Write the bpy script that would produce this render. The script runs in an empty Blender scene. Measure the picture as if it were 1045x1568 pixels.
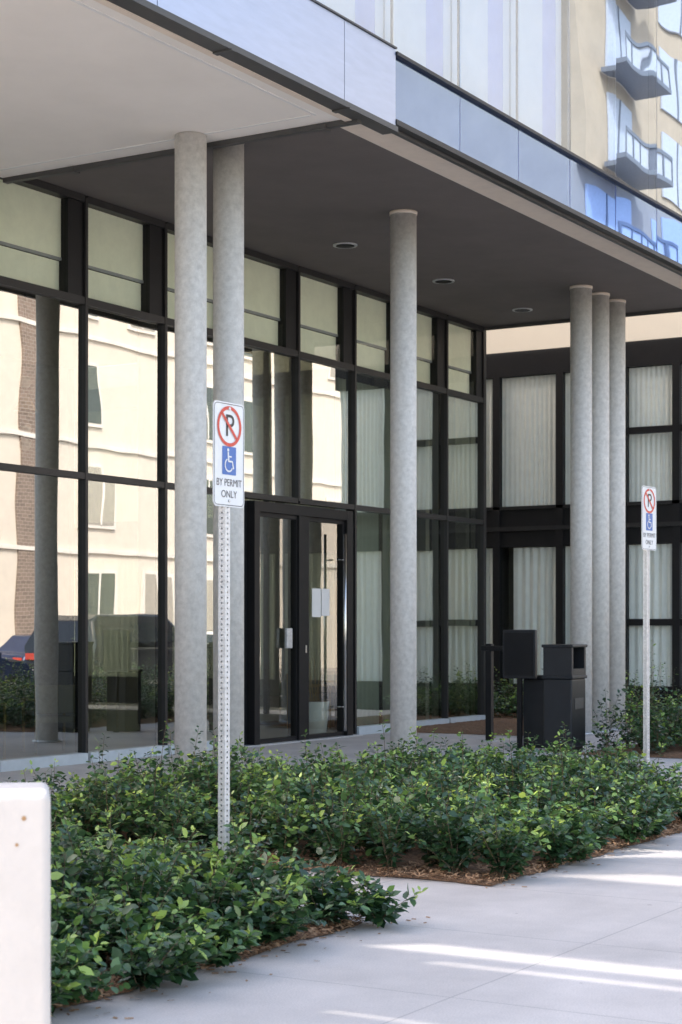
import bpy, math, random
import numpy as np
from mathutils import Vector
random.seed(4); rng=np.random.default_rng(4)
sc=bpy.context.scene
sc.view_settings.view_transform='Standard'; sc.view_settings.look='None'
sc.view_settings.exposure=0; sc.view_settings.gamma=1

# ---------------------------------------------------------------- materials
def newmat(name):
    m=bpy.data.materials.new(name); m.use_nodes=True
    nt=m.node_tree; b=nt.nodes['Principled BSDF']
    return m,nt,b
def N(nt,t,**k):
    n=nt.nodes.new(t)
    for a,v in k.items(): setattr(n,a,v)
    return n
def coords(nt,scale=(1,1,1)):
    mp=N(nt,'ShaderNodeMapping')
    mp.inputs['Scale'].default_value=scale
    g=N(nt,'ShaderNodeNewGeometry')
    nt.links.new(g.outputs['Position'],mp.inputs[0])
    return mp.outputs[0]
def mat(name,col,rough=.6,metal=0,var=.12,scale=6,bump=0,bscale=60,spec=.5,col2=None,stretch=(1,1,1)):
    m,nt,b=newmat(name)
    co=coords(nt,stretch)
    n=N(nt,'ShaderNodeTexNoise'); n.inputs['Scale'].default_value=scale; n.inputs['Detail'].default_value=8; n.inputs['Roughness'].default_value=.65
    nt.links.new(co,n.inputs['Vector'])
    r=N(nt,'ShaderNodeValToRGB')
    c1=tuple(max(0,c*(1-var)) for c in col)+(1,)
    c2=tuple(min(1,c*(1+var)) for c in (col2 or col))+(1,)
    r.color_ramp.elements[0].position=.32; r.color_ramp.elements[1].position=.68
    r.color_ramp.elements[0].color=c1; r.color_ramp.elements[1].color=c2
    nt.links.new(n.outputs['Fac'],r.inputs[0]); nt.links.new(r.outputs[0],b.inputs['Base Color'])
    b.inputs['Roughness'].default_value=rough; b.inputs['Metallic'].default_value=metal
    b.inputs['Specular IOR Level'].default_value=spec
    if bump:
        n2=N(nt,'ShaderNodeTexNoise'); n2.inputs['Scale'].default_value=bscale; n2.inputs['Detail'].default_value=6
        nt.links.new(co,n2.inputs['Vector'])
        bp=N(nt,'ShaderNodeBump'); bp.inputs['Strength'].default_value=bump; bp.inputs['Distance'].default_value=.02
        nt.links.new(n2.outputs['Fac'],bp.inputs['Height']); nt.links.new(bp.outputs[0],b.inputs['Normal'])
    return m
def glassmat(name,tint,refl,gcol,wob=.02,wscale=.9,rough=.0,gain=.45):
    m=bpy.data.materials.new(name); m.use_nodes=True; nt=m.node_tree
    for n in list(nt.nodes): nt.nodes.remove(n)
    out=N(nt,'ShaderNodeOutputMaterial'); mix=N(nt,'ShaderNodeMixShader')
    tr=N(nt,'ShaderNodeBsdfTransparent'); tr.inputs[0].default_value=tint+(1,)
    gl=N(nt,'ShaderNodeBsdfGlossy'); gl.inputs[0].default_value=gcol+(1,); gl.inputs['Roughness'].default_value=rough
    fr=N(nt,'ShaderNodeLayerWeight'); fr.inputs[0].default_value=.35
    mr=N(nt,'ShaderNodeMapRange'); mr.inputs['To Min'].default_value=refl; mr.inputs['To Max'].default_value=min(1,refl+gain)
    nt.links.new(fr.outputs['Fresnel'],mr.inputs[0]); nt.links.new(mr.outputs[0],mix.inputs[0])
    co=coords(nt,(1,1,.8))
    n=N(nt,'ShaderNodeTexNoise'); n.inputs['Scale'].default_value=wscale; n.inputs['Detail'].default_value=1
    nt.links.new(co,n.inputs['Vector'])
    bp=N(nt,'ShaderNodeBump'); bp.inputs['Strength'].default_value=1; bp.inputs['Distance'].default_value=wob
    nt.links.new(n.outputs['Fac'],bp.inputs['Height']); nt.links.new(bp.outputs[0],gl.inputs['Normal'])
    nt.links.new(tr.outputs[0],mix.inputs[1]); nt.links.new(gl.outputs[0],mix.inputs[2]); nt.links.new(mix.outputs[0],out.inputs[0])
    return m

M={}
def pavemat(name,base,jx=1.52,jy=1.95,offx=0.6,offy=.15):
    m,nt,b=newmat(name)
    g=N(nt,'ShaderNodeNewGeometry'); sp=N(nt,'ShaderNodeSeparateXYZ'); nt.links.new(g.outputs['Position'],sp.inputs[0])
    def joint(out,period,off):
        a=N(nt,'ShaderNodeMath',operation='ADD'); a.inputs[1].default_value=off+1000*period; nt.links.new(out,a.inputs[0])
        mo=N(nt,'ShaderNodeMath',operation='MODULO'); mo.inputs[1].default_value=period; nt.links.new(a.outputs[0],mo.inputs[0])
        lt=N(nt,'ShaderNodeMath',operation='LESS_THAN'); lt.inputs[1].default_value=.009; nt.links.new(mo.outputs[0],lt.inputs[0])
        return lt.outputs[0]
    j1=joint(sp.outputs[0],jx,offx); j2=joint(sp.outputs[1],jy,offy)
    mx=N(nt,'ShaderNodeMath',operation='MAXIMUM'); nt.links.new(j1,mx.inputs[0]); nt.links.new(j2,mx.inputs[1])
    n=N(nt,'ShaderNodeTexNoise'); n.inputs['Scale'].default_value=1.3; n.inputs['Detail'].default_value=9; n.inputs['Roughness'].default_value=.62
    nt.links.new(g.outputs['Position'],n.inputs['Vector'])
    r=N(nt,'ShaderNodeValToRGB'); r.color_ramp.elements[0].position=.3; r.color_ramp.elements[1].position=.7
    r.color_ramp.elements[0].color=tuple(c*.80 for c in base)+(1,); r.color_ramp.elements[1].color=tuple(c*1.08 for c in base)+(1,)
    nt.links.new(n.outputs['Fac'],r.inputs[0])
    sn=N(nt,'ShaderNodeTexNoise'); sn.inputs['Scale'].default_value=110; nt.links.new(g.outputs['Position'],sn.inputs['Vector'])
    sr=N(nt,'ShaderNodeMapRange'); sr.inputs['To Min'].default_value=.74; sr.inputs['To Max'].default_value=1.2; nt.links.new(sn.outputs['Fac'],sr.inputs[0])
    mm=N(nt,'ShaderNodeMixRGB',blend_type='MULTIPLY'); mm.inputs[0].default_value=1; nt.links.new(r.outputs[0],mm.inputs[1]); nt.links.new(sr.outputs[0],mm.inputs[2])
    v=N(nt,'ShaderNodeTexVoronoi'); v.inputs['Scale'].default_value=1.9; nt.links.new(g.outputs['Position'],v.inputs['Vector'])
    lt=N(nt,'ShaderNodeMath',operation='LESS_THAN'); lt.inputs[1].default_value=.03; nt.links.new(v.outputs['Distance'],lt.inputs[0])
    mk=N(nt,'ShaderNodeMixRGB'); mk.inputs[2].default_value=(.22,.19,.17,1)
    ls=N(nt,'ShaderNodeMath',operation='MULTIPLY'); ls.inputs[1].default_value=.5; nt.links.new(lt.outputs[0],ls.inputs[0])
    nt.links.new(ls.outputs[0],mk.inputs[0]); nt.links.new(mm.outputs[0],mk.inputs[1])
    m2=N(nt,'ShaderNodeMixRGB'); m2.inputs[2].default_value=(.2,.19,.18,1)
    js=N(nt,'ShaderNodeMath',operation='MULTIPLY'); js.inputs[1].default_value=.5; nt.links.new(mx.outputs[0],js.inputs[0])
    nt.links.new(js.outputs[0],m2.inputs[0]); nt.links.new(mk.outputs[0],m2.inputs[1])
    nt.links.new(m2.outputs[0],b.inputs['Base Color']); b.inputs['Roughness'].default_value=.85
    bp=N(nt,'ShaderNodeBump'); bp.inputs['Strength'].default_value=.2; bp.inputs['Distance'].default_value=.01
    nt.links.new(sn.outputs['Fac'],bp.inputs['Height']); nt.links.new(bp.outputs[0],b.inputs['Normal'])
    return m
M['pave']=pavemat('concrete_paving',(.57,.52,.485))
M['pale_road']=mat('pale_road_surface',(.36,.35,.34),.9,var=.2,scale=3,bump=.3,bscale=80)  # road made pale so it bounces sunlight up to the soffits
M['soil']=mat('ground_soil',(.16,.15,.12),.95,var=.3,scale=.5)
M['mulch']=mat('mulch',(.20,.11,.06),.95,var=.55,scale=45,bump=1,bscale=50)
M['chip']=mat('mulch_chip',(.34,.20,.11),.9,var=.6,scale=20)
M['col']=mat('cast_concrete',(.61,.59,.55),.8,var=.07,scale=16,bump=.12,bscale=60,col2=(.70,.68,.64))
M['black']=mat('black_anodised',(.010,.010,.011),.5,var=.15,spec=.3)
M['darkframe']=mat('dark_bronze_frame',(.024,.023,.023),.45,var=.15,spec=.35)
M['soffit']=mat('dark_soffit',(.145,.127,.118),.8,var=.10,scale=1.5)
M['cream']=mat('cream_soffit',(.92,.87,.81),.75,var=.03,scale=1.2)
M['clad']=mat('beige_cladding',(.52,.46,.38),.75,var=.03,scale=1.2)
M['beige']=mat('beige_trim',(.80,.69,.58),.7,var=.05)
M['metalpanel']=mat('brushed_metal_panel',(.42,.48,.62),.35,metal=.7,var=.05,scale=3,stretch=(1,1,6))
M['trim']=mat('dark_grey_trim',(.07,.068,.065),.5,var=.1)
M['joint']=mat('grey_joint',(.30,.31,.34),.5,var=.1)
M['slate']=mat('slate_grey_metal',(.16,.19,.24),.5,var=.1)
M['white']=mat('white_paint',(.80,.79,.77),.55,var=.04)
M['steel']=mat('galvanised_steel',(.60,.61,.62),.45,metal=.5,var=.18,scale=30)
M['chrome']=mat('stainless_steel',(.75,.74,.72),.2,metal=1,var=.05)
M['sill']=mat('pale_sill',(.5,.55,.58),.5,var=.08)
M['curtain']=mat('curtain_fabric',(.92,.93,.88),.9,var=.04)
M['blind']=mat('roller_blind',(.91,.92,.79),.8,var=.04)
M['lav']=mat('lavender_panel',(.58,.66,.95),.5,var=.03)
M['wht2']=mat('white_panel',(.84,.90,.97),.5,var=.02)
M['night']=mat('dark_blue_backing',(.13,.16,.21),.5,var=.1)
M['floor']=mat('lobby_floor',(.22,.21,.20),.3,var=.2)
M['inwall']=mat('lobby_wall',(.12,.12,.10),.8,var=.2,scale=1)
M['pillar']=mat('painted_concrete',(.53,.495,.46),.75,var=.05,scale=5,bump=.15,bscale=30)
M['rust']=mat('rust_stain',(.36,.22,.11),.9,var=.3,scale=30)
M['plastic']=mat('black_plastic',(.018,.020,.023),.45,var=.15,bump=.05,spec=.4)
M['red']=mat('sign_red',(.62,.07,.045),.4,var=.05)
M['blue']=mat('sign_blue',(.06,.16,.45),.4,var=.05)
M['ink']=mat('sign_black',(.03,.03,.03),.5,var=.05)
M['ink2']=mat('sign_text_grey',(.12,.11,.11),.5,var=.05)
M['creamwall']=mat('cream_stucco',(.72,.67,.60),.85,var=.05,scale=2)
M['tan']=mat('tan_cladding',(.44,.39,.31),.8,var=.08,scale=1)
M['stone']=mat('pale_stone',(.76,.74,.70),.8,var=.1,scale=1)
M['winpane']=mat('shaded_window',(.08,.10,.10),.1,var=.1)
M['winpane2']=mat('curtained_window',(.40,.38,.34),.3,var=.1)
M['skypane']=mat('pale_blue_window',(.50,.57,.70),.3,var=.1)
M['wood']=mat('chair_wood',(.50,.33,.12),.5,var=.2,scale=12)
M['seat']=mat('chair_fabric',(.25,.22,.15),.9,var=.1)
M['paint_car']=mat('car_paint_grey',(.05,.055,.065),.12,metal=.5,var=.05)
M['paint_car2']=mat('car_paint_blue',(.03,.05,.12),.15,metal=.3,var=.05)
M['tyre']=mat('tyre_rubber',(.02,.02,.02),.8)
M['carglass']=mat('car_glass',(.02,.025,.03),.03,var=.05)
M['yellow']=mat('road_paint',(.75,.55,.08),.7,var=.15,scale=15)
M['twig']=mat('twig_bark',(.14,.10,.06),.9,var=.3,scale=30)
M['paper']=mat('paper_notice',(.75,.74,.72),.7,var=.02)
M['glass']=glassmat('lobby_glass',(.66,.70,.60),.44,(.97,.97,.92),wob=.0022)
M['glasstop']=glassmat('clerestory_glass',(.96,.98,.92),.04,(.95,.95,.90),wob=.003,gain=.22)
M['glassdoor']=glassmat('door_glass',(.85,.88,.80),.20,(.95,.95,.88),wob=.002,gain=.35)
M['glassup']=glassmat('curtain_wall_glass',(.90,.95,1.0),.30,(.80,.90,1.0),wob=.008,wscale=.7)
M['glassup2']=glassmat('mirror_glass',(.7,.75,.85),.45,(.82,.91,1.0),wob=.008,wscale=.5,gain=.4)
M['glassblue']=glassmat('spandrel_glass',(.35,.45,.65),.60,(.38,.54,.88),wob=.005,wscale=.6,gain=.35)
M['winglass']=glassmat('window_glass',(.95,.97,.96),.03,(.9,.95,.95),wob=.003,gain=.22)
m,nt,b=newmat('brick'); M['brick']=m
co=coords(nt); sp=N(nt,'ShaderNodeSeparateXYZ'); nt.links.new(co,sp.inputs[0]); cb=N(nt,'ShaderNodeCombineXYZ')
nt.links.new(sp.outputs[0],cb.inputs[0]); nt.links.new(sp.outputs[2],cb.inputs[1])
bt=N(nt,'ShaderNodeTexBrick'); bt.inputs['Scale'].default_value=2.2; bt.inputs['Color1'].default_value=(.18,.14,.12,1); bt.inputs['Color2'].default_value=(.26,.20,.17,1); bt.inputs['Mortar'].default_value=(.4,.36,.32,1)
nt.links.new(cb.outputs[0],bt.inputs['Vector']); nt.links.new(bt.outputs[0],b.inputs['Base Color']); b.inputs['Roughness'].default_value=.9
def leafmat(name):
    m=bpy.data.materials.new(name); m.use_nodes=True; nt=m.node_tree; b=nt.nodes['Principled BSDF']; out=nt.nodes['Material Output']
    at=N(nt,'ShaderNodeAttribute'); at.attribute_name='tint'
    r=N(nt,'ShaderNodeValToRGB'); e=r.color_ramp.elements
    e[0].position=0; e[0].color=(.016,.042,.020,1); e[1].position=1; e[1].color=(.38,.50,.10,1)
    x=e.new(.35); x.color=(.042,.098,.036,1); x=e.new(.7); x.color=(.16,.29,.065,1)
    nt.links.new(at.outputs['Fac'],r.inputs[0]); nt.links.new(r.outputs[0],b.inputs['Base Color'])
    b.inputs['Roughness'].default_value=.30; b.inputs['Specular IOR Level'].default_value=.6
    t=N(nt,'ShaderNodeBsdfTranslucent')
    hs=N(nt,'ShaderNodeHueSaturation'); hs.inputs['Value'].default_value=1.7; hs.inputs['Hue'].default_value=.48; nt.links.new(r.outputs[0],hs.inputs['Color'])
    nt.links.new(hs.outputs[0],t.inputs[0])
    mx=N(nt,'ShaderNodeMixShader'); mx.inputs[0].default_value=.22
    nt.links.new(b.outputs[0],mx.inputs[1]); nt.links.new(t.outputs[0],mx.inputs[2]); nt.links.new(mx.outputs[0],out.inputs[0])
    return m
M['leaf']=leafmat('shrub_leaf')

# ---------------------------------------------------------------- helpers
def link(o): sc.collection.objects.link(o); return o
def empty(name,loc=(0,0,0)):
    o=bpy.data.objects.new(name,None); o.location=loc; return link(o)
def meshobj(name,v,f,mat_,parent=None,smooth=False):
    me=bpy.data.meshes.new(name); me.from_pydata([tuple(p) for p in v],[],[tuple(q) for q in f]); me.update()
    if isinstance(mat_,str): mat_=M[mat_]
    me.materials.append(mat_)
    if smooth: me.polygons.foreach_set('use_smooth',[True]*len(me.polygons))
    o=bpy.data.objects.new(name,me); link(o)
    if parent: o.parent=parent
    return o
BF=[(0,3,2,1),(4,5,6,7),(0,1,5,4),(1,2,6,5),(2,3,7,6),(3,0,4,7)]
def bv(x0,x1,y0,y1,z0,z1):
    return [(x0,y0,z0),(x1,y0,z0),(x1,y1,z0),(x0,y1,z0),(x0,y0,z1),(x1,y0,z1),(x1,y1,z1),(x0,y1,z1)]
def box(name,x0,x1,y0,y1,z0,z1,mt,parent=None,bevel=0):
    o=meshobj(name,bv(x0,x1,y0,y1,z0,z1),BF,mt,parent)
    if bevel:
        md=o.modifiers.new('bevel','BEVEL'); md.width=bevel; md.segments=3
    return o
def boxes(name,lst,mt,parent=None):
    v=[];f=[]
    for b in lst:
        k=len(v); v+=bv(*b); f+=[tuple(i+k for i in q) for q in BF]
    return meshobj(name,v,f,mt,parent)
def cyl(name,x,y,z0,z1,r,mt,parent=None,seg=40,r2=None,axis='z'):
    r2=r if r2 is None else r2
    v=[];f=[]
    for i in range(seg):
        a=2*math.pi*i/seg; c,s=math.cos(a),math.sin(a)
        if axis=='z': v+=[(x+r*c,y+r*s,z0),(x+r2*c,y+r2*s,z1)]
        elif axis=='y': v+=[(x+r*c,z0,y+r*s),(x+r2*c,z1,y+r2*s)]
        else: v+=[(z0,x+r*c,y+r*s),(z1,x+r2*c,y+r2*s)]
    for i in range(seg):
        j=(i+1)%seg; f.append((2*i,2*j,2*j+1,2*i+1))
    f.append(tuple(2*i for i in range(seg))[::-1]); f.append(tuple(2*i+1 for i in range(seg)))
    o=meshobj(name,v,f,mt,parent)
    for p in o.data.polygons: p.use_smooth=len(p.vertices)==4
    return o
def pane_y(name,x0,x1,z0,z1,y,mt,parent,tilt=.0025):
    a=random.gauss(0,tilt); b_=random.gauss(0,tilt); w=(x1-x0)/2; h=(z1-z0)/2
    v=[(x0,y-a*w-b_*h,z0),(x1,y+a*w-b_*h,z0),(x1,y+a*w+b_*h,z1),(x0,y-a*w+b_*h,z1)]
    return meshobj(name,v,[(0,1,2,3)],mt,parent)
def curtain(name,fixed,a0,a1,z0,z1,axis,parent,mt='curtain',wl=.12,amp=.03):
    n=max(8,int(abs(a1-a0)/wl*10)); v=[];f=[]
    for k,z in enumerate((z0,(z0+z1)/2,z1)):
        for i in range(n+1):
            t=a0+(a1-a0)*i/n
            d=amp*math.sin(2*math.pi*t/wl+.9*math.sin(t*3.1)+.3*k)*(1.15-.25*k)*(.6+.4*math.sin(t*5.3))
            v.append((fixed+d,t,z) if axis=='y' else (t,fixed+d,z))
    for k in range(2):
        for i in range(n):
            q=k*(n+1)+i; f.append((q,q+1,q+n+2,q+n+1))
    return meshobj(name,v,f,mt,parent,smooth=True)

# ---------------------------------------------------------------- ground
meshobj('ground',[(-300,-300,-.16),(400,-300,-.16),(400,300,-.16),(-300,300,-.16)],[(0,1,2,3)],'soil')
meshobj('road',[(-200,-21.5,-.13),(300,-21.5,-.13),(300,-12.6,-.13),(-200,-12.6,-.13)],[(0,1,2,3)],'pale_road')
meshobj('road_marking',[(-200,-17.1,-.126),(300,-17.1,-.126),(300,-16.98,-.126),(-200,-16.98,-.126)],[(0,1,2,3)],'yellow')
box('sidewalk',-120,120,-12.45,14,-.15,0,'pave')
box('kerb',-120,120,-12.6,-12.452,-.15,.003,'col',bevel=.02)
box('far_sidewalk',-120,160,-24.5,-21.5,-.15,0,'pave')

# ---------------------------------------------------------------- main building
B=empty('office_building')
mull=[-18.0,-16.6,-15.2,-13.8,-12.3,-10.72,-9.14,-7.56,-5.98,-4.40,-2.93,-1.42,0]
Z2,Z3,ZT=5.49,3.41,6.75
for i,x in enumerate(mull):
    w=.024 if i<len(mull)-1 else .09
    z0=0
    if x==-5.98: z0=Z3
    box('mullion_%d'%i,x-w,x+w*(1 if i<len(mull)-1 else .1),-.06,.10,z0,6.72,'darkframe',B)
for i in range(len(mull)-1):
    a,b_=mull[i]+.024,mull[i+1]-(.024 if i<len(mull)-2 else .09)
    door = -7.6<mull[i]<-4.5
    for k,(z,h) in enumerate(((Z2,.045),(Z3,.038))):
        box('transom_%d_%d'%(i,k),a,b_,-.052,.09,z-h,z+h,'darkframe',B)
    box('head_%d'%i,a,b_,-.054,.09,6.66,6.745,'darkframe',B)
    pane_y('glass_top_%d'%i,a,b_,Z2+.045,6.66,0,'glasstop',B)
    pane_y('glass_mid_%d'%i,a,b_,Z3+.038,Z2-.045,0,'glass',B)
    if not door:
        box('sill_%d'%i,a,b_,-.10,.09,.0,.12,'sill',B)
        pane_y('glass_low_%d'%i,a,b_,.12,Z3-.038,0,'glass',B)
    box('blind_%d'%i,mull[i]+.04,mull[i+1]-.32,.07,.08,5.96,6.655,'blind',B)
    box('blind_low_%d'%i,mull[i]+.04,mull[i+1]-.32,.10,.11,5.545,5.92,'blind',B)
    box('blind_rail_%d'%i,mull[i]+.04,mull[i+1]-.32,.06,.09,5.925,5.958,'joint',B)
    box('inner_post_%d'%i,mull[i+1]-.31,mull[i+1]-.045,-.03,.3,Z2+.052,6.655,'black',B)
for k,y in enumerate((2.2,4.4,6.6,9.0)):
    box('return_mullion_%d'%k,-.09,-.01,y-.04,y+.04,0,6.72,'darkframe',B)
meshobj('glass_return',[(-.04,.12,.1),(-.04,9,.1),(-.04,9,6.7),(-.04,.12,6.7)],[(0,1,2,3)],'glass',B)
box('lobby_floor',-18,-.1,.1,9,.004,.03,'floor',B)
box('lobby_back_wall',-18,0,9.05,9.3,0,6.74,'inwall',B)
box('lobby_end_wall',-18.3,-18.04,.0,9.3,0,6.74,'stone',B)
box('lobby_ceiling',-18,-.1,.31,9,6.70,6.745,'soffit',B)
for k,x in enumerate((-1.15,-.55)):
    box('inner_white_column_%d'%k,x,x+.14,.5,.7,.03,6.69,'white',B)
for k,(x,y) in enumerate(((-3.8,4.2),(-14,4))):
    cyl('inner_column_%d'%k,x,y,.03,6.69,.22,'cream',B)
curtain('lobby_curtain_0',.35,-4.33,-3.0,.1,5.40,'x',B)
curtain('lobby_curtain_1',.35,-2.85,-1.95,.1,5.40,'x',B)
curtain('lobby_curtain_2',.40,-7.5,-6.7,3.5,5.40,'x',B)
box('portico_soffit',-12.14,-.0,-4.12,.06,6.75,6.9,'soffit',B)
box('soffit_edge_strip',-12.14,-.0,-4.595,-4.121,6.735,6.9,'beige',B)
box('soffit_step',-.04,.0,-4.1,.06,6.69,6.749,'trim',B)
for k,x in enumerate((-6.8,-3.95,-1.2)):
    cyl('downlight_trim_%d'%k,x,-1.3,6.735,6.751,.165,'steel',B)
    cyl('downlight_recess_%d'%k,x,-1.3,6.730,6.7345,.125,'black',B)
J=[-11.6,-10.12,-8.64,-7.16,-5.68,-4.2,-2.72,-1.24,0.1]
Jup=[-13.08]+J
for i in range(len(J)-1):
    pane_y('spandrel_%d'%i,J[i]+.006,J[i+1]-.006,6.74,7.38,-4.72,'glassblue',B,.002)
box('spandrel_back',-11.6,.1,-4.66,-4.6,6.74,7.4,'lav',B)
box('bottom_trim',-11.6,.1,-4.76,-4.665,6.685,6.738,'darkframe',B)
box('bottom_trim_lower',-11.6,.1,-4.655,-4.60,6.66,6.735,'trim',B)
box('mid_trim',-11.6,.1,-4.77,-4.6,7.385,7.42,'darkframe',B)
for i in range(len(Jup)-1):
    a,b_=Jup[i],Jup[i+1]
    z0=7.425 if i else 7.46
    far=i>=4
    pane_y('upper_glass_%d'%i,a+.006,b_-.006,z0,11.1,-4.72,'glassup2' if far else 'glassup',B,.003)
    box('upper_joint_%d'%i,b_-.008,b_+.008,-4.715,-4.69,z0,11.1,'joint',B)
    w=b_-a
    if far:
        box('blue_panel_%d'%i,a+.01,b_-.01,-4.6,-4.58,z0,11.1,'night',B)
    else:
        box('white_panel_%d'%i,a+.01,a+w*.60,-4.62,-4.6,z0,11.1,'wht2',B)
        box('lavender_panel_%d'%i,a+w*.60,a+w*.88,-4.605,-4.585,z0,11.1,'lav',B)
        box('white_panel_b%d'%i,a+w*.88,b_-.01,-4.61,-4.59,z0,11.1,'wht2',B)
box('upper_body',-13.05,.08,-4.5,20,6.91,11.15,'stone',B)
box('roof_parapet',-13.1,.12,-4.78,20.1,11.155,11.3,'metalpanel',B)
# wing
W0=2.85
box('wing_body',W0+.4,30,-4.6,12,0,10.5,'inwall',B)
box('wing_cladding',W0+.01,W0+.39,-4.6,12,6.78,10.5,'clad',B)
box('wing_top_band',W0,W0+.39,-4.6,12,6.32,6.77,'black',B)
box('wing_slab_band',W0,W0+.39,-4.6,12,3.12,3.86,'black',B)
box('wing_slab_trim',W0-.04,W0-.002,-4.6,12,3.42,3.50,'darkframe',B)
box('wing_slab_trim_b',W0-.03,W0-.002,-4.6,12,3.82,3.88,'darkframe',B)
box('wing_base',W0,W0+.39,-4.6,12,0,.55,'black',B)
wy=[12,9,6,4.6,3.2,1.12,-.17,-1.42,-2.42,-3.5,-4.6]
for i,y in enumerate(wy[:-1]):
    y2=wy[i+1]; special=(abs(y+1.42)<.01 or abs(y+2.42)<.01)
    box('wing_mullion_%d'%i,W0-.03,W0+.38,y-.07,y+.07,.55,6.32,'black',B)
    for r,(z0,z1) in enumerate(((.56,3.11),(3.87,6.31))):
        aa,bb=y2+.07,y-.07
        if r==0 and abs(y-1.12)<.01: bb=y-.30
        meshobj('wing_glass_%d_%d'%(i,r),[(W0+.03,y-.07,z0),(W0+.03,y2+.07,z0),(W0+.03,y2+.07,z1),(W0+.03,y-.07,z1)],[(0,1,2,3)],'winglass',B)
        curtain('wing_curtain_%d_%d'%(i,r),W0+.10,aa,bb,z0,z1,'y',B,wl=.1 if r else .16,amp=.016 if r else .03)
        if special:
            zz=z0+(z1-z0)*(.53 if r else .45)
            box('wing_rail_%d_%d'%(i,r),W0-.02,W0+.06,y2+.07,y-.07,zz-.06,zz+.06,'black',B)
# canopy (pale soffit)
C=empty('entrance_canopy')
box('canopy_soffit',-18.2,-12.22,-4.66,-.08,6.62,7.3,'cream',C)
box('canopy_rear',-18.2,-12.22,-.078,9,6.76,7.3,'cream',C)
box('canopy_end_trim',-12.218,-12.142,-4.66,-.08,6.57,6.75,'trim',C)
box('canopy_bead_end',-12.52,-12.49,-4.3,-.08,6.612,6.625,'white',C)
box('canopy_bead_side',-18.2,-12.49,-4.36,-4.33,6.612,6.625,'white',C)
for i,(a,b_) in enumerate(((-18.2,-15.6),(-15.59,-12.62),(-12.61,-11.605))):
    box('fascia_panel_%d'%i,a,b_,-4.75,-4.665,6.66,7.44,'metalpanel',C)
box('fascia_drip',-18.2,-11.605,-4.78,-4.60,6.60,6.655,'trim',C)
box('fascia_drip_inner',-18.2,-12.15,-4.598,-4.52,6.595,6.615,'beige',C)
box('fascia_cap',-18.2,-11.605,-4.77,-4.665,7.442,7.458,'trim',C)
for k in range(3):
    y=-4.3+k*1.6
    box('clip_%d'%k,-12.24,-12.12,y,y+.07,6.555,6.60,'trim',C)
    x=-12.6-k*2.0
    box('clip_f%d'%k,x,x+.07,-4.80,-4.60,6.585,6.60,'trim',C)

# columns
for k,x in enumerate((-12.52,-11.84,-8.03,-2.48,-1.80,-1.14)):
    o=empty('concrete_column',(x,-2.87,0))
    cyl('shaft',0,0,0,6.615 if x<-12.3 else 6.745,.163,'col',o,seg=48)
    if x>-12: cyl('collar',0,0,6.71,6.749,.172,'beige',o,seg=48)
    cyl('base_plate',0,0,0,.03,.2,'steel',o,seg=32)

# door
D=empty('entrance_door')
x0,x1=-7.28,-4.66; zt=3.33
box('jamb_l',x0,x0+.13,-.16,.06,0,zt,'black',D); box('jamb_r',x1-.16,x1,-.16,.06,0,zt,'black',D)
box('header',x0+.13,x1-.16,-.157,.06,zt-.14,zt,'black',D)
box('astragal',-6.12,-5.86,-.14,.05,.02,zt-.14,'black',D)
for k,(a,b_) in enumerate(((x0+.13,-6.12),(-5.86,x1-.16))):
    st=.03 if k==0 else .05
    box('leaf_stile_a%d'%k,a,a+st,-.11,-.04,.02,zt-.14,'black',D)
    box('leaf_stile_b%d'%k,b_-st,b_,-.11,-.04,.02,zt-.14,'black',D)
    box('leaf_top%d'%k,a+st,b_-st,-.108,-.04,zt-.20,zt-.14,'black',D)
    box('leaf_bottom%d'%k,a+st,b_-st,-.108,-.04,.02,.08,'black',D)
    pane_y('leaf_glass%d'%k,a+st,b_-st,.08,zt-.20,-.07,'glassdoor',D,.001)
cyl('pull_bar',-5.02,-.24,.1,2.98,.022,'chrome',D,seg=16)
for z in (.45,2.6): cyl('pull_standoff_%d'%int(z),-5.02,z,-.24,-.11,.012,'chrome',D,seg=10,axis='y')
box('card_reader',-6.46,-6.32,-.16,-.11,1.32,1.60,'steel',D,.01)
box('lock_plate',-5.98,-5.94,-.16,-.141,1.25,1.36,'chrome',D)
box('notice_a',-5.74,-5.50,-.12,-.115,1.76,2.17,'paper',D); box('notice_b',-5.48,-5.26,-.12,-.115,1.78,2.17,'paper',D)
box('side_glazing_l',-7.52,-7.281,-.04,.03,0,zt,'black',D)
box('side_glazing_r',-4.659,-4.44,-.04,.03,0,zt,'black',D)
box('threshold',-7.52,-4.44,-.2,.09,.0,.018,'steel',D)
P=empty('potted_plant',(-5.02,.30,0))
cyl('pot',0,0,.03,.52,.19,'white',P,r2=.23)
cyl('pot_soil',0,0,.52,.525,.21,'mulch',P)
for k in range(10):
    a=random.random()*6.28; l=random.uniform(.05,.25); h=random.uniform(.5,.95); px=[0.03*math.cos(a),.03*math.sin(a),.45]
    v=[];f=[]
    for s in range(6):
        t=s/5; r=.009*(1-.7*t); cx=px[0]+l*math.cos(a)*t+.03*math.sin(5*t+k); cy=px[1]+l*math.sin(a)*t; cz=.45+h*t
        v+=[(cx+r,cy,cz),(cx-r*.5,cy+r*.87,cz),(cx-r*.5,cy-r*.87,cz)]
        if s:
            q=3*(s-1); f+=[(q,q+1,q+4,q+3),(q+1,q+2,q+5,q+4),(q+2,q,q+3,q+5)]
    meshobj('branch_%d'%k,v,f,'wood',P)
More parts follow.
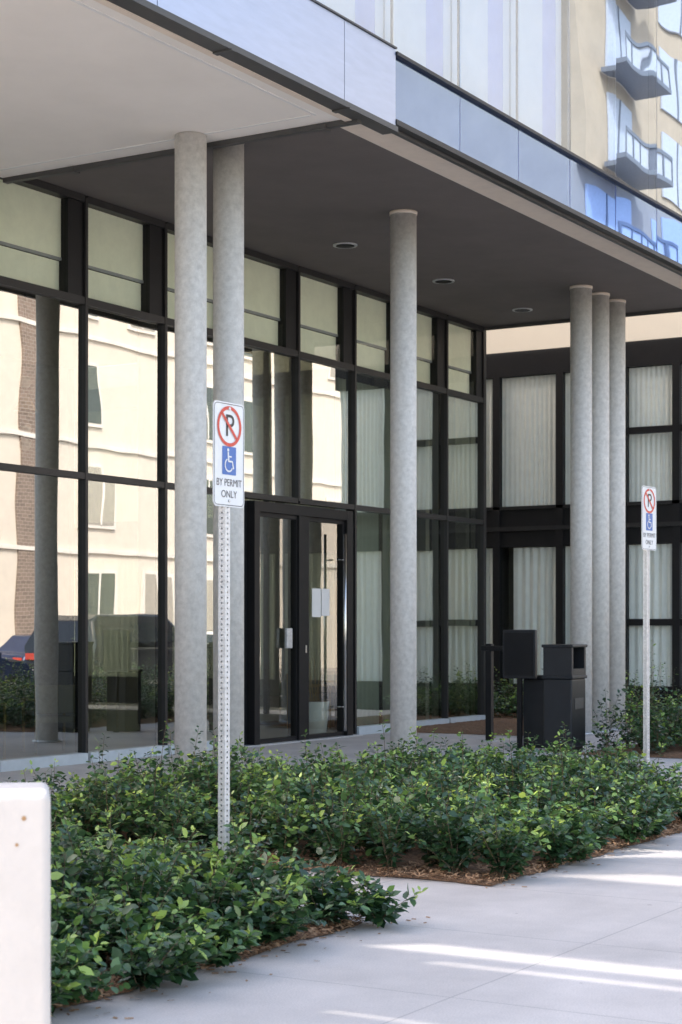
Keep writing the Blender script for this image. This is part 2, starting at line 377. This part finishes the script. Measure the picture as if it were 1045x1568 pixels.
def chair(x,y,rot):
    o=empty('lobby_chair',(x,y,.03)); o.rotation_euler=(0,0,rot)
    box('seat',-.27,.27,-.25,.25,.38,.46,'seat',o,.02)
    box('backrest',-.27,.27,.22,.30,.5,.86,'seat',o,.02)
    for i,(a,b_) in enumerate(((-.27,-.25),(.27,-.25),(-.27,.25),(.27,.25))):
        cyl('leg_%d'%i,a,b_,0,.66 if b_<0 else .86,.02,'wood',o,seg=10)
    for i,a in enumerate((-.27,.27)): box('arm_%d'%i,a-.025,a+.025,-.27,.26,.655,.685,'wood',o,.008)
chair(-11.6,.9,.3); chair(-10.9,1.7,-.5); chair(-12.3,1.8,.9); chair(-3.7,1.2,.2); chair(-9.9,1.2,2.6)
T=empty('lobby_table',(-11.2,2.6,.03)); cyl('top',0,0,.7,.74,.5,'wood',T); cyl('stem',0,0,.02,.7,.03,'steel',T,seg=12); cyl('foot',0,0,0,.02,.28,'steel',T)
PL=empty('pendant_lamp',(-10.95,.7,0))
cyl('cord',0,0,4.6,6.7,.006,'black',PL,seg=6)
for k,z in enumerate((4.55,3.98,3.8)):
    bpy.ops.mesh.primitive_uv_sphere_add(segments=20,ring_count=12,radius=.075,location=(0,0,z)); o=bpy.context.object; o.name='globe_%d'%k; o.parent=PL; o.data.materials.append(M['cream'])
    for p in o.data.polygons: p.use_smooth=True
cyl('shade',0,0,4.20,4.42,.15,'wood',PL,r2=.03)

# ---------------------------------------------------------------- parking signs
def flat(name,pts,y,mt,parent):
    return meshobj(name,[(p[0],y,p[1]) for p in pts],[tuple(range(len(pts)))],mt,parent)
def rrect(cx,cz,w,h,r,n=6):
    pts=[]
    for (sx,sz,a0) in ((1,-1,-90),(1,1,0),(-1,1,90),(-1,-1,180)):
        for i in range(n+1):
            a=math.radians(a0+90*i/n); pts.append((cx+sx*(w/2-r)+r*math.cos(a),cz+sz*(h/2-r)+r*math.sin(a)))
    return pts
def ringpoly(name,outer,inner,y,mt,parent,closed=True):
    n=len(outer); v=[(p[0],y,p[1]) for p in outer]+[(p[0],y,p[1]) for p in inner]
    f=[(i,(i+1)%n,n+(i+1)%n,n+i) for i in range(n if closed else n-1)]
    return meshobj(name,v,f,mt,parent)
def arc(cx,cz,r,a0,a1,n=40):
    return [(cx+r*math.cos(math.radians(a0+(a1-a0)*i/n)),cz+r*math.sin(math.radians(a0+(a1-a0)*i/n))) for i in range(n+1)]
def bar(name,p,q,w,y,mt,parent):
    dx,dz=q[0]-p[0],q[1]-p[1]; L=math.hypot(dx,dz); nx,nz=-dz/L*w/2,dx/L*w/2
    return flat(name,[(p[0]+nx,p[1]+nz),(p[0]-nx,p[1]-nz),(q[0]-nx,q[1]-nz),(q[0]+nx,q[1]+nz)],y,mt,parent)
def text(name,s,x,z,size,y,mt,parent,off=0,sx=1):
    c=bpy.data.curves.new(name,'FONT'); c.body=s; c.size=size; c.align_x='CENTER'; c.align_y='CENTER'; c.offset=off; c.extrude=.0003
    o=bpy.data.objects.new(name,c); link(o); o.location=(x,y,z); o.rotation_euler=(math.pi/2,0,0); o.scale=(sx,1,1)
    c.materials.append(M[mt]); o.parent=parent; return o
def perf_post(name,h,parent,w=.046,mt='steel'):
    s=.0254*1.15; n=int(h/s); v=[];f=[]; hw=w/2; r=.0062
    for side in range(4):
        ca,sa=[(1,0),(0,1),(-1,0),(0,-1)][side]
        def P(u,z):
            x,y=u,-hw
            return (x*ca-y*sa, x*sa+y*ca, z)
        for k in range(n):
            z0=k*s; zc=z0+s/2; b=len(v)
            outer=[(-hw,z0),(0,z0),(hw,z0),(hw,zc),(hw,z0+s),(0,z0+s),(-hw,z0+s),(-hw,zc)]
            inner=[(r*math.cos(math.radians(a)),zc+r*math.sin(math.radians(a))) for a in (225,270,315,0,45,90,135,180)]
            v+=[P(*p) for p in outer]+[P(*p) for p in inner]
            f+=[(b+i,b+(i+1)%8,b+8+(i+1)%8,b+8+i) for i in range(8)]
    return meshobj(name,v,f,mt,parent)
def parking_sign(x,y,top,h,rz=0,lean=0):
    o=empty('parking_sign',(x,y,0)); o.rotation_euler=(0,lean,rz)
    perf_post('post',top-.02,o)
    w=h*.5; cz=top-h/2; yb=-.028
    bd=flat('plate_back',rrect(0,cz,w,h,.03),yb,'steel',o)
    md=bd.modifiers.new('s','SOLIDIFY'); md.thickness=.003; md.offset=0
    flat('plate',rrect(0,cz,w-.002,h-.002,.03),yb-.003,'white',o)
    ringpoly('border',rrect(0,cz,w-.016,h-.016,.026),rrect(0,cz,w-.024,h-.024,.022),yb-.004,'ink2',o)
    k=h/.61
    pz=cz+.165*k; R=.118*k
    ringpoly('prohibition_ring',arc(0,pz,R,0,360)[:-1],arc(0,pz,R-.020*k,0,360)[:-1],yb-.006,'red',o)
    text('letter_p','P',.004,pz-.002,.185*k,yb-.0045,'ink',o,off=.0)
    a=math.radians(135); bar('prohibition_bar',((R-.01)*math.cos(a),pz+(R-.01)*math.sin(a)),(-(R-.01)*math.cos(a),pz-(R-.01)*math.sin(a)),.019*k,yb-.0075,'red',o)
    bz=cz-.035*k; flat('blue_square',rrect(.0,bz,.135*k,.165*k,.006),yb-.0045,'blue',o)
    yy=yb-.006
    flat('symbol_head',arc(-.012*k,bz+.062*k,.010*k,0,360,16)[:-1],yy,'white',o)
    bar('symbol_torso',(-.012*k,bz+.050*k),(-.006*k,bz-.008*k),.013*k,yy,'white',o)
    bar('symbol_arm',(-.010*k,bz+.024*k),(.022*k,bz+.024*k),.008*k,yy-.0005,'white',o)
    bar('symbol_thigh',(-.008*k,bz-.004*k),(.028*k,bz-.004*k),.010*k,yy-.0007,'white',o)
    bar('symbol_shin',(.026*k,bz-.001*k),(.040*k,bz-.046*k),.010*k,yy-.0009,'white',o)
    ringpoly('symbol_wheel',arc(-.006*k,bz-.026*k,.041*k,115,335,30),arc(-.006*k,bz-.026*k,.032*k,115,335,30),yy-.0011,'white',o,False)
    text('text_permit','BY PERMIT',0,cz-.165*k,.060*k,yb-.0045,'ink2',o,.0,.88)
    text('text_only','ONLY',0,cz-.232*k,.060*k,yb-.0045,'ink2',o,.0,.95)
    for z in (top-.035,top-h+.035): cyl('bolt_%d'%int(z*100),0,z,yb-.01,yb-.004,.009,'steel',o,seg=8,axis='y')
    return o
parking_sign(-19.17,-7.88,2.84,.575,math.radians(-2),.003)
parking_sign(-10.77,-7.10,2.99,.625,math.radians(-6))

# ---------------------------------------------------------------- bins and posts
def bin_(x,y,a,b_,h,nm='waste_bin'):
    o=empty(nm,(x,y,0))
    box('plinth',-a/2+.03,a/2-.03,-b_/2+.03,b_/2-.03,0,.06,'black',o)
    box('body',-a/2,a/2,-b_/2,b_/2,.06,h*.68,'plastic',o,.02)
    box('rim',-a/2-.015,a/2+.015,-b_/2-.015,b_/2+.015,h*.68,h*.71,'plastic',o,.008)
    z0=h*.71
    box('hood_back',-a/2,a/2,b_/2-.04,b_/2,z0,h,'plastic',o)
    for i,s in enumerate((-1,1)): 
        box('hood_post_%d'%i,s*a/2-(.05 if s>0 else 0),s*a/2+(.05 if s<0 else 0),-b_/2,b_/2-.041,z0,h-.04,'plastic',o)
    box('hood_front_lip',-a/2+.05,a/2-.05,-b_/2,-b_/2+.03,z0,z0+.09,'plastic',o)
    box('hood_top',-a/2-.02,a/2+.02,-b_/2-.02,b_/2+.02,h-.04,h,'plastic',o,.012)
    box('label_plate',-a*.3,a*.3,-b_/2-.006,-b_/2-.001,h*.4,h*.5,'trim',o)
    return o
bin_(-5.95,-4.12,.46,.40,1.39)
o=empty('low_bin',(-5.40,-3.55,0))  # second, lower bin with a flat lid
box('body',-.2,.2,-.19,.19,.0,.92,'plastic',o,.015); box('lid',-.22,.22,-.21,.21,.921,.965,'black',o,.01); box('front_panel',-.16,.16,-.197,-.191,.1,.82,'trim',o)
o=empty('information_panel',(-5.78,-3.40,0))
box('post',-.03,.03,-.03,.03,0,.93,'black',o); box('panel',-.035,.035,-.24,.24,.93,1.58,'plastic',o,.012); box('panel_face',-.041,-.036,-.21,.21,.97,1.54,'black',o)
o=empty('entry_pedestal',(-4.65,-2.40,0))
box('post',-.045,.045,-.045,.045,0,1.28,'black',o,.006); box('arm',-.04,.04,-.42,.12,1.281,1.35,'black',o,.008)
box('button_box',-.05,.05,-.50,-.36,1.2,1.279,'plastic',o,.01); box('base_plate',-.09,.09,-.09,.09,0,.012,'steel',o); box('cap',-.045,.045,-.045,.045,1.351,1.38,'black',o,.006)

# ---------------------------------------------------------------- concrete pillar foreground
o=empty('concrete_gate_pillar',(-23.165,-10.068,0)); o.rotation_euler=(0,0,math.radians(-59.1+10))
bx=box('pillar_body',-.75,-.03,-.12,.22,0,1.135,'pillar',o); md=bx.modifiers.new('b','BEVEL'); md.width=.025; md.segments=5
for k,(x,z,r) in enumerate(((-.105,1.06,.007),(-.125,.985,.005))):
    cyl('rust_spot_%d'%k,x,z,-.1215,-.118,r,'rust',o,seg=14,axis='y')

# ---------------------------------------------------------------- planting
def bed_sheet(name,x0,x1,y0,y1):
    nx=int((x1-x0)/.06); ny=int((y1-y0)/.06)
    X,Y=np.meshgrid(np.linspace(x0,x1,nx),np.linspace(y0,y1,ny))
    e=np.minimum(np.minimum(X-x0,x1-X),np.minimum(Y-y0,y1-Y))
    h=.006+np.clip(e/.25,0,1)*.03+rng.uniform(0,.014,X.shape)*np.clip(e/.06,0,1)
    wob=.02*np.sin(X*7+Y*5)+rng.uniform(-.015,.015,X.shape)
    Y2=Y+np.where(e<.01,wob,0); X2=X+np.where(e<.01,wob,0)
    v=np.stack([X2,Y2,h],-1).reshape(-1,3)
    i=np.arange((ny-1)*nx).reshape(ny-1,nx)[:,:-1].reshape(-1)
    f=np.stack([i,i+1,i+nx+1,i+nx],-1)
    return meshobj(name,v.tolist(),f.tolist(),'mulch')
def npmesh(name,V,loops,starts,tint,mt,parent=None,smooth=False):
    me=bpy.data.meshes.new(name); me.vertices.add(len(V)); me.vertices.foreach_set('co',V.astype(np.float32).ravel())
    me.loops.add(len(loops)); me.loops.foreach_set('vertex_index',loops.astype(np.int32))
    me.polygons.add(len(starts)); me.polygons.foreach_set('loop_start',starts.astype(np.int32))
    if tint is not None:
        a=me.attributes.new('tint','FLOAT','POINT'); a.data.foreach_set('value',tint.astype(np.float32))
    me.update(calc_edges=True); me.validate()
    me.materials.append(M[mt]); o=bpy.data.objects.new(name,me); link(o)
    if parent: o.parent=parent
    return o
def nrm(a): return a/np.maximum(np.linalg.norm(a,axis=-1,keepdims=True),1e-9)
def chips(name,x0,x1,y0,y1,n,parent,z0=.02,z1=.05):
    yy=rng.uniform(y0,y1,n)
    if z1<.02: yy=y1-(y1-y0)*rng.random(n)**2.2
    c=np.stack([rng.uniform(x0,x1,n),yy,rng.uniform(z0,z1,n)],-1)
    a=rng.uniform(0,6.28,n); L=rng.uniform(.006,.022 if z1<.02 else .03,n); w=rng.uniform(.003,.006,n); dz=rng.uniform(-.01,.01,n)*(1 if z1>.02 else .1)
    d=np.stack([np.cos(a),np.sin(a),0*a],-1); p=np.stack([-np.sin(a),np.cos(a),0*a],-1); up=np.array([0,0,1.])
    V=np.stack([c-d*L[:,None]-p*w[:,None]-up*dz[:,None],c+d*L[:,None]-p*w[:,None]+up*dz[:,None],c+d*L[:,None]+p*w[:,None]+up*(dz+.004)[:,None],c-d*L[:,None]+p*w[:,None]-up*(dz-.004)[:,None]],1).reshape(-1,3)
    npmesh(name,V,np.arange(4*n),np.arange(n)*4,None,'chip',parent)
def shrubs(name,rects,H=.5,sp=.36,stems=13,nl=30,leaf=.055,inset=.22,hf=None):
    root=empty(name); cs=[]
    for (x0,x1,y0,y1) in rects:
        for x in np.arange(x0+inset,x1-inset+.01,sp):
            for y in np.arange(y0+inset,y1-inset+.01,sp):
                cs.append((x+rng.uniform(-.12,.12),y+rng.uniform(-.12,.12)))
    cs=np.array(cs); n=len(cs)
    hs=H*(1+.13*np.sin(cs[:,0]*2.3+cs[:,1]*1.1)+.10*np.sin(cs[:,1]*3.7-cs[:,0]*1.3)+rng.uniform(-.18,.18,n))
    if hf: hs=hs*np.array([hf(*c) for c in cs])
    C_=np.repeat(cs,stems,0); Hs=np.repeat(hs,stems); St=np.repeat(rng.uniform(-.12,.12,n),stems)
    m=len(C_); az=rng.uniform(0,6.283,m); lean=rng.uniform(.03,.38,m)*np.clip(Hs/.5,.8,1.3)
    hh=Hs*rng.uniform(.55,1.06,m)*(1-.5*(lean/.4)**2); long_=rng.random(m)<.12; hh=np.where(long_,hh*1.32,hh)
    dirv=np.stack([np.cos(az),np.sin(az)],-1)
    def pos(t,idx):
        l=lean[idx]*t**1.2; z=hh[idx]*(1.25*t-.25*t*t)
        wx=.015*np.sin(7*t+az[idx]*5)
        p=np.empty((len(idx),3)); p[:,:2]=C_[idx]+dirv[idx]*l[:,None]; p[:,0]+=wx; p[:,2]=z+.02
        return p
    idx=np.repeat(np.arange(m),nl); K=len(idx)
    t=np.tile((np.arange(nl)+.5)/nl,m); t=.12+.88*t+rng.uniform(-.012,.012,K); t=np.clip(t,.1,1.0)
    P0=pos(t,idx)
    phase=np.tile(np.arange(nl)*2.4,m)+az[idx]*3
    out=np.stack([np.cos(phase),np.sin(phase),0*phase],-1); outd=np.concatenate([dirv[idx],np.zeros((K,1))],1)
    up=np.array([0,0,1.])
    a=nrm(out*1.0+outd*.35+up*rng.uniform(-.35,.75,K)[:,None]*np.where(t>.9,1.6,1)[:,None]+rng.normal(0,.2,(K,3)))
    P0=P0+a*.012
    nn=up+rng.normal(0,.45,(K,3))+out*.2
    nn=nrm(nn-a*(nn*a).sum(-1,keepdims=True)); s=np.cross(a,nn)
    L=leaf*rng.uniform(.6,1.3,K)*np.where(t>.93,.65,1)*(1-.15*long_[idx]); W=L*rng.uniform(.26,.37,K)
    cup=rng.uniform(.05,.3,K)*W; dr=rng.uniform(.0,.3,K)*L
    def pt(u,w,c): return P0+a*(L*u)[:,None]+s*(W*w)[:,None]+nn*(cup*c-dr*u*u)[:,None]
    V=np.stack([pt(0,0,0),pt(.5,0,0),pt(1,0,0),pt(.25,.8,.7),pt(.62,.85,.8),pt(.25,-.8,.7),pt(.62,-.85,.8)],1).reshape(-1,3)
    base=np.arange(K)[:,None]*7
    q=np.array([0,1,4,3, 1,2,4, 0,5,6,1, 1,6,2]); loops=(base+q[None,:]).ravel()
    st=(np.arange(K)[:,None]*14+np.array([0,4,7,11])[None,:]).ravel()
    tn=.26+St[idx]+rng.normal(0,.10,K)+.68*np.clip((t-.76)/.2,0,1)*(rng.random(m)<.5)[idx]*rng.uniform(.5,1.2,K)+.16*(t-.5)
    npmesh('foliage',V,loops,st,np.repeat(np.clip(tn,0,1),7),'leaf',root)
    S=5; rr=np.linspace(.0045,.0015,S); vs=[]
    for k in range(S):
        p=pos(np.full(m,k/(S-1)),np.arange(m))
        for j in range(3):
            g=2.094*j; vs.append(p+np.array([math.cos(g)*rr[k],math.sin(g)*rr[k],0]))
    V=np.stack(vs,1).reshape(-1,3); fb=[]
    for k in range(S-1):
        for j in range(3):
            fb+=[3*k+j,3*k+(j+1)%3,3*(k+1)+(j+1)%3,3*(k+1)+j]
    fb=np.array(fb); loops=(np.arange(m)[:,None]*(3*S)+fb[None,:]).ravel(); st=np.arange(len(loops)//4)*4
    npmesh('stems',V,loops,st,None,'twig',root)
    return root
bed_sheet('mulch_bed',-24.5,-18.9,-8.62,-5.2); bed_sheet('mulch_bed',-17.3,-11.0,-8.6,-4.1)
bed_sheet('mulch_bed',-6.5,2.6,-8.6,-4.5); bed_sheet('mulch_bed',-3.4,2.8,-2.4,3)
ch=empty('mulch_chips')
chips('chips_a',-22.5,-18.85,-8.68,-7.8,6000,ch); chips('chips_b',-17.35,-11.0,-8.66,-7.8,6000,ch); chips('chips_c',-17.4,-16.9,-8,-4.5,1500,ch)
chips('chips_on_paving',-22.5,-18.5,-8.98,-8.62,110,ch,.003,.006); chips('chips_on_paving_b',-17.4,-11,-8.85,-8.60,90,ch,.003,.006)
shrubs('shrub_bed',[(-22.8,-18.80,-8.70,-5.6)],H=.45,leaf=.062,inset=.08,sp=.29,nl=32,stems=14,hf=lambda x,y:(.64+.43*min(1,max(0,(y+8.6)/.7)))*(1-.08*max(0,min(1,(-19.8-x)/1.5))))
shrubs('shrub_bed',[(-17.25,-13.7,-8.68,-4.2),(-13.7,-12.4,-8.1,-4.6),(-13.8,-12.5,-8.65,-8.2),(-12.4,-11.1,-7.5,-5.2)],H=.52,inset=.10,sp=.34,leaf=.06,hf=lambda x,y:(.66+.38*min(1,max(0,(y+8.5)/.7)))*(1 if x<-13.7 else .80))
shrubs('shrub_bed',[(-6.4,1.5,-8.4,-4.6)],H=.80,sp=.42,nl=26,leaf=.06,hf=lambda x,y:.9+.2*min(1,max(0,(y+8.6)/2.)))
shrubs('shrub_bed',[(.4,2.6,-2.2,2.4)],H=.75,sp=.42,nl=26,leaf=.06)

# ---------------------------------------------------------------- opposite side of street
O=empty('apartment_building')
box('walls',4,37,-40,-24,0,15.2,'creamwall',O); box('cornice',3.8,37.2,-24.35,-23.6,14.8,15.3,'stone',O)
box('brick_bay',15.2,17.0,-24,-23.93,0,14.7,'brick',O)
for k,z in enumerate((4.2,7.7,11.3)): box('string_course_%d'%k,4,37,-23.997,-23.9,z-.14,z,'stone',O)
for i,x in enumerate(np.arange(5.2,36,3.3)):
    if 14.9<x+.9<17.6: continue
    for j,z in enumerate((.9,5.0,8.4,12.0)):
        w=1.5 if i%3 else 2.1; h=1.9 if j else 2.5
        if random.random()<.2: continue
        box('window_frame_%d_%d'%(i,j),x-.12,x+w+.12,-23.99,-23.9,z-.12,z+h+.12,'stone',O)
        box('window_pane_%d_%d'%(i,j),x,x+w,-23.91,-23.885,z,z+h,'winpane' if random.random()<.5 else 'winpane2',O)
        box('window_bar_%d_%d'%(i,j),x+w/2-.04,x+w/2+.04,-23.884,-23.86,z,z+h,'white',O)
T2=empty('apartment_tower')
box('walls',38.5,95,-42,-24.6,0,42,'tan',T2)
for i,x in enumerate(np.arange(41,94,8)):
    for j in range(10):
        z=1.2+4.0*j
        box('window_%d_%d'%(i,j),x,x+4.4,-24.58,-24.5,z,z+2.9,'skypane',T2)
        box('window_bar_%d_%d'%(i,j),x+2.1,x+2.25,-24.499,-24.45,z,z+2.9,'slate',T2)
        if i%2==0 and j>1:
            box('balcony_%d_%d'%(i,j),x-.6,x+5,-24.49,-22.9,z-.4,z-.2,'slate',T2)
            box('balcony_rail_%d_%d'%(i,j),x-.6,x+5,-22.95,-22.9,z+.7,z+.85,'slate',T2)
            box('balcony_glass_%d_%d'%(i,j),x-.6,x+5,-22.99,-22.96,z-.2,z+.7,'skypane',T2)
            for q in range(6): box('balcony_post_%d_%d_%d'%(i,j,q),x-.6+q*1.1,x-.5+q*1.1,-22.95,-22.9,z-.2,z+.7,'slate',T2)
G=empty('added_shade_wall')  # unseen thin wall, added to shade the pavement and let sun streaks through
holes=[(-6.9,-2.7,7.55,8.15),(-6.9,-3.5,7.15,7.48),(-6.9,-4.3,8.22,8.42),(-6.6,-3.9,8.62,8.8),(-6.9,-4.4,6.35,6.60),(-7.2,-5.2,5.2,5.5),
       (-1.2,3.5,14.35,14.95),(-3.2,1.25,12.2,13.1),(2.4,4.6,13.6,15.2),(-1.9,-.7,6.0,6.3),(.6,1.2,8.4,8.8),(1.9,2.4,9.6,10.3),
       (5.0,5.6,15.6,16.3),(5.2,6.2,18.3,19.0),(-4.9,-3.9,9.6,9.9),(-2.6,-1.6,4.3,4.7),(-3.9,-3.3,3.4,3.9),(-1.6,-1.0,6.7,7.0),(-.6,-.1,5.4,5.8),
       (-1,11,3.3,5),(.5,13,5.1,7),(2,14,7.1,9),(4.6,15,9.1,11),(7,15.5,11.1,13)]  # openings that sunlight hidden paving so it bounces onto the canopy soffit
ys=sorted(set([-8.8,16]+[h[0] for h in holes]+[h[1] for h in holes])); zs=sorted(set([0,25]+[h[2] for h in holes]+[h[3] for h in holes]))
cells=[]
for i in range(len(ys)-1):
    for j in range(len(zs)-1):
        cy=(ys[i]+ys[i+1])/2; cz=(zs[j]+zs[j+1])/2
        if any(h[0]<cy<h[1] and h[2]<cz<h[3] for h in holes): continue
        cells.append((-24.15,-24,ys[i],ys[i+1],zs[j],zs[j+1]))
boxes('slotted_panel',cells,'stone',G)
def car(x,y,mt,s=1.0):
    o=empty('parked_car',(x,y,-.13)); o.scale=(s,s,s*1.08 if s>1 else 1)
    prof=[(-2.25,.35),(-2.3,.75),(-2.15,1.0),(-1.5,1.05),(-1.0,1.55),(.4,1.6),(1.1,1.1),(2.0,.98),(2.3,.75),(2.28,.35)]
    if s>1: prof=[(-2.25,.35),(-2.3,.75),(-2.2,1.05),(-2.05,1.55),(-1.8,1.66),(.4,1.66),(1.1,1.14),(2.0,1.05),(2.3,.85),(2.28,.35)]
    n=len(prof); v=[]
    for q in (-1,1):
        for (a,z) in prof: v.append((a,q*(.88 if z<1.2 else .68),z))
    f=[tuple(range(n))[::-1],tuple(range(n,2*n))]+[(i,(i+1)%n,n+(i+1)%n,n+i) for i in range(n)]
    b=meshobj('body',v,f,mt,o); md=b.modifiers.new('b','BEVEL'); md.width=.06; md.segments=3
    for q in (-1,1):
        meshobj('side_glass_%d'%(q+1),[(-1.35,q*.885,1.12),(.95,q*.885,1.14),(.4,q*.735,1.5),(-.9,q*.735,1.5)],[(0,1,2,3)],'carglass',o)
        for k,a in enumerate((-1.4,1.4)):
            cyl('wheel_%d_%d'%(q+1,k),a,.33,q*.72,q*.92,.33,'tyre',o,axis='y'); cyl('hub_%d_%d'%(q+1,k),a,.33,q*.921,q*.93,.2,'steel',o,axis='y')
        box('mirror_%d'%(q+1),.75,.9,q*1.0-.08,q*1.0+.08,1.05,1.2,mt,o)
        box('trim_strip_%d'%(q+1),-1.9,1.9,q*.895-.006,q*.895+.006,.98,1.02,'chrome',o)
    meshobj('windscreen',[(1.08,-.78,1.18),(1.08,.78,1.18),(.48,.66,1.62),(.48,-.66,1.62)],[(0,1,2,3)],'carglass',o)
    for q in (-1,1): box('headlamp_%d'%(q+1),2.2,2.31,q*.65-.15,q*.65+.15,.7,.82,'white',o); box('tail_lamp_%d'%(q+1),-2.33,-2.22,q*.65-.15,q*.65+.15,.8,.92,'red',o)
car(8.0,-14.0,'paint_car',1.15); car(12.5,-20.2,'paint_car2'); car(1.2,-13.9,'paint_car2'); car(20,-20.2,'white')

# ---------------------------------------------------------------- light
S=Vector((-.6,.8,1.0)).normalized()
el=math.asin(S.z); az=math.atan2(S.x,S.y)
w=bpy.data.worlds.new('World'); sc.world=w; w.use_nodes=True; nt=w.node_tree
sky=nt.nodes.new('ShaderNodeTexSky'); sky.sky_type='NISHITA'; sky.sun_disc=False; sky.sun_elevation=el; sky.sun_rotation=az%(2*math.pi); sky.dust_density=2.5; sky.air_density=1.0
wb=nt.nodes.new('ShaderNodeMixRGB'); wb.blend_type='MULTIPLY'; wb.inputs[0].default_value=1; wb.inputs[2].default_value=(1.10,1.0,.90,1)
nt.links.new(sky.outputs[0],wb.inputs[1]); nt.links.new(wb.outputs[0],nt.nodes['Background'].inputs[0]); nt.nodes['Background'].inputs[1].default_value=.64
ld=bpy.data.lights.new('sun','SUN'); ld.energy=5; ld.angle=math.radians(.5); ld.color=(1,.95,.88)
lo=link(bpy.data.objects.new('sun',ld)); lo.rotation_euler=S.to_track_quat('Z','Y').to_euler(); lo.location=(0,0,40)
# ---------------------------------------------------------------- camera
cd=bpy.data.cameras.new('camera'); co_=link(bpy.data.objects.new('camera',cd)); sc.camera=co_
co_.location=(-27.16,-13.41,1.6); co_.rotation_euler=(math.pi/2,0,math.radians(30.88-90))
cd.sensor_fit='VERTICAL'; cd.sensor_height=36; cd.lens=62.0; cd.shift_y=.1135; cd.clip_end=2000; cd.clip_start=.1
cd.dof.use_dof=True; cd.dof.focus_distance=13.5; cd.dof.aperture_fstop=5.6
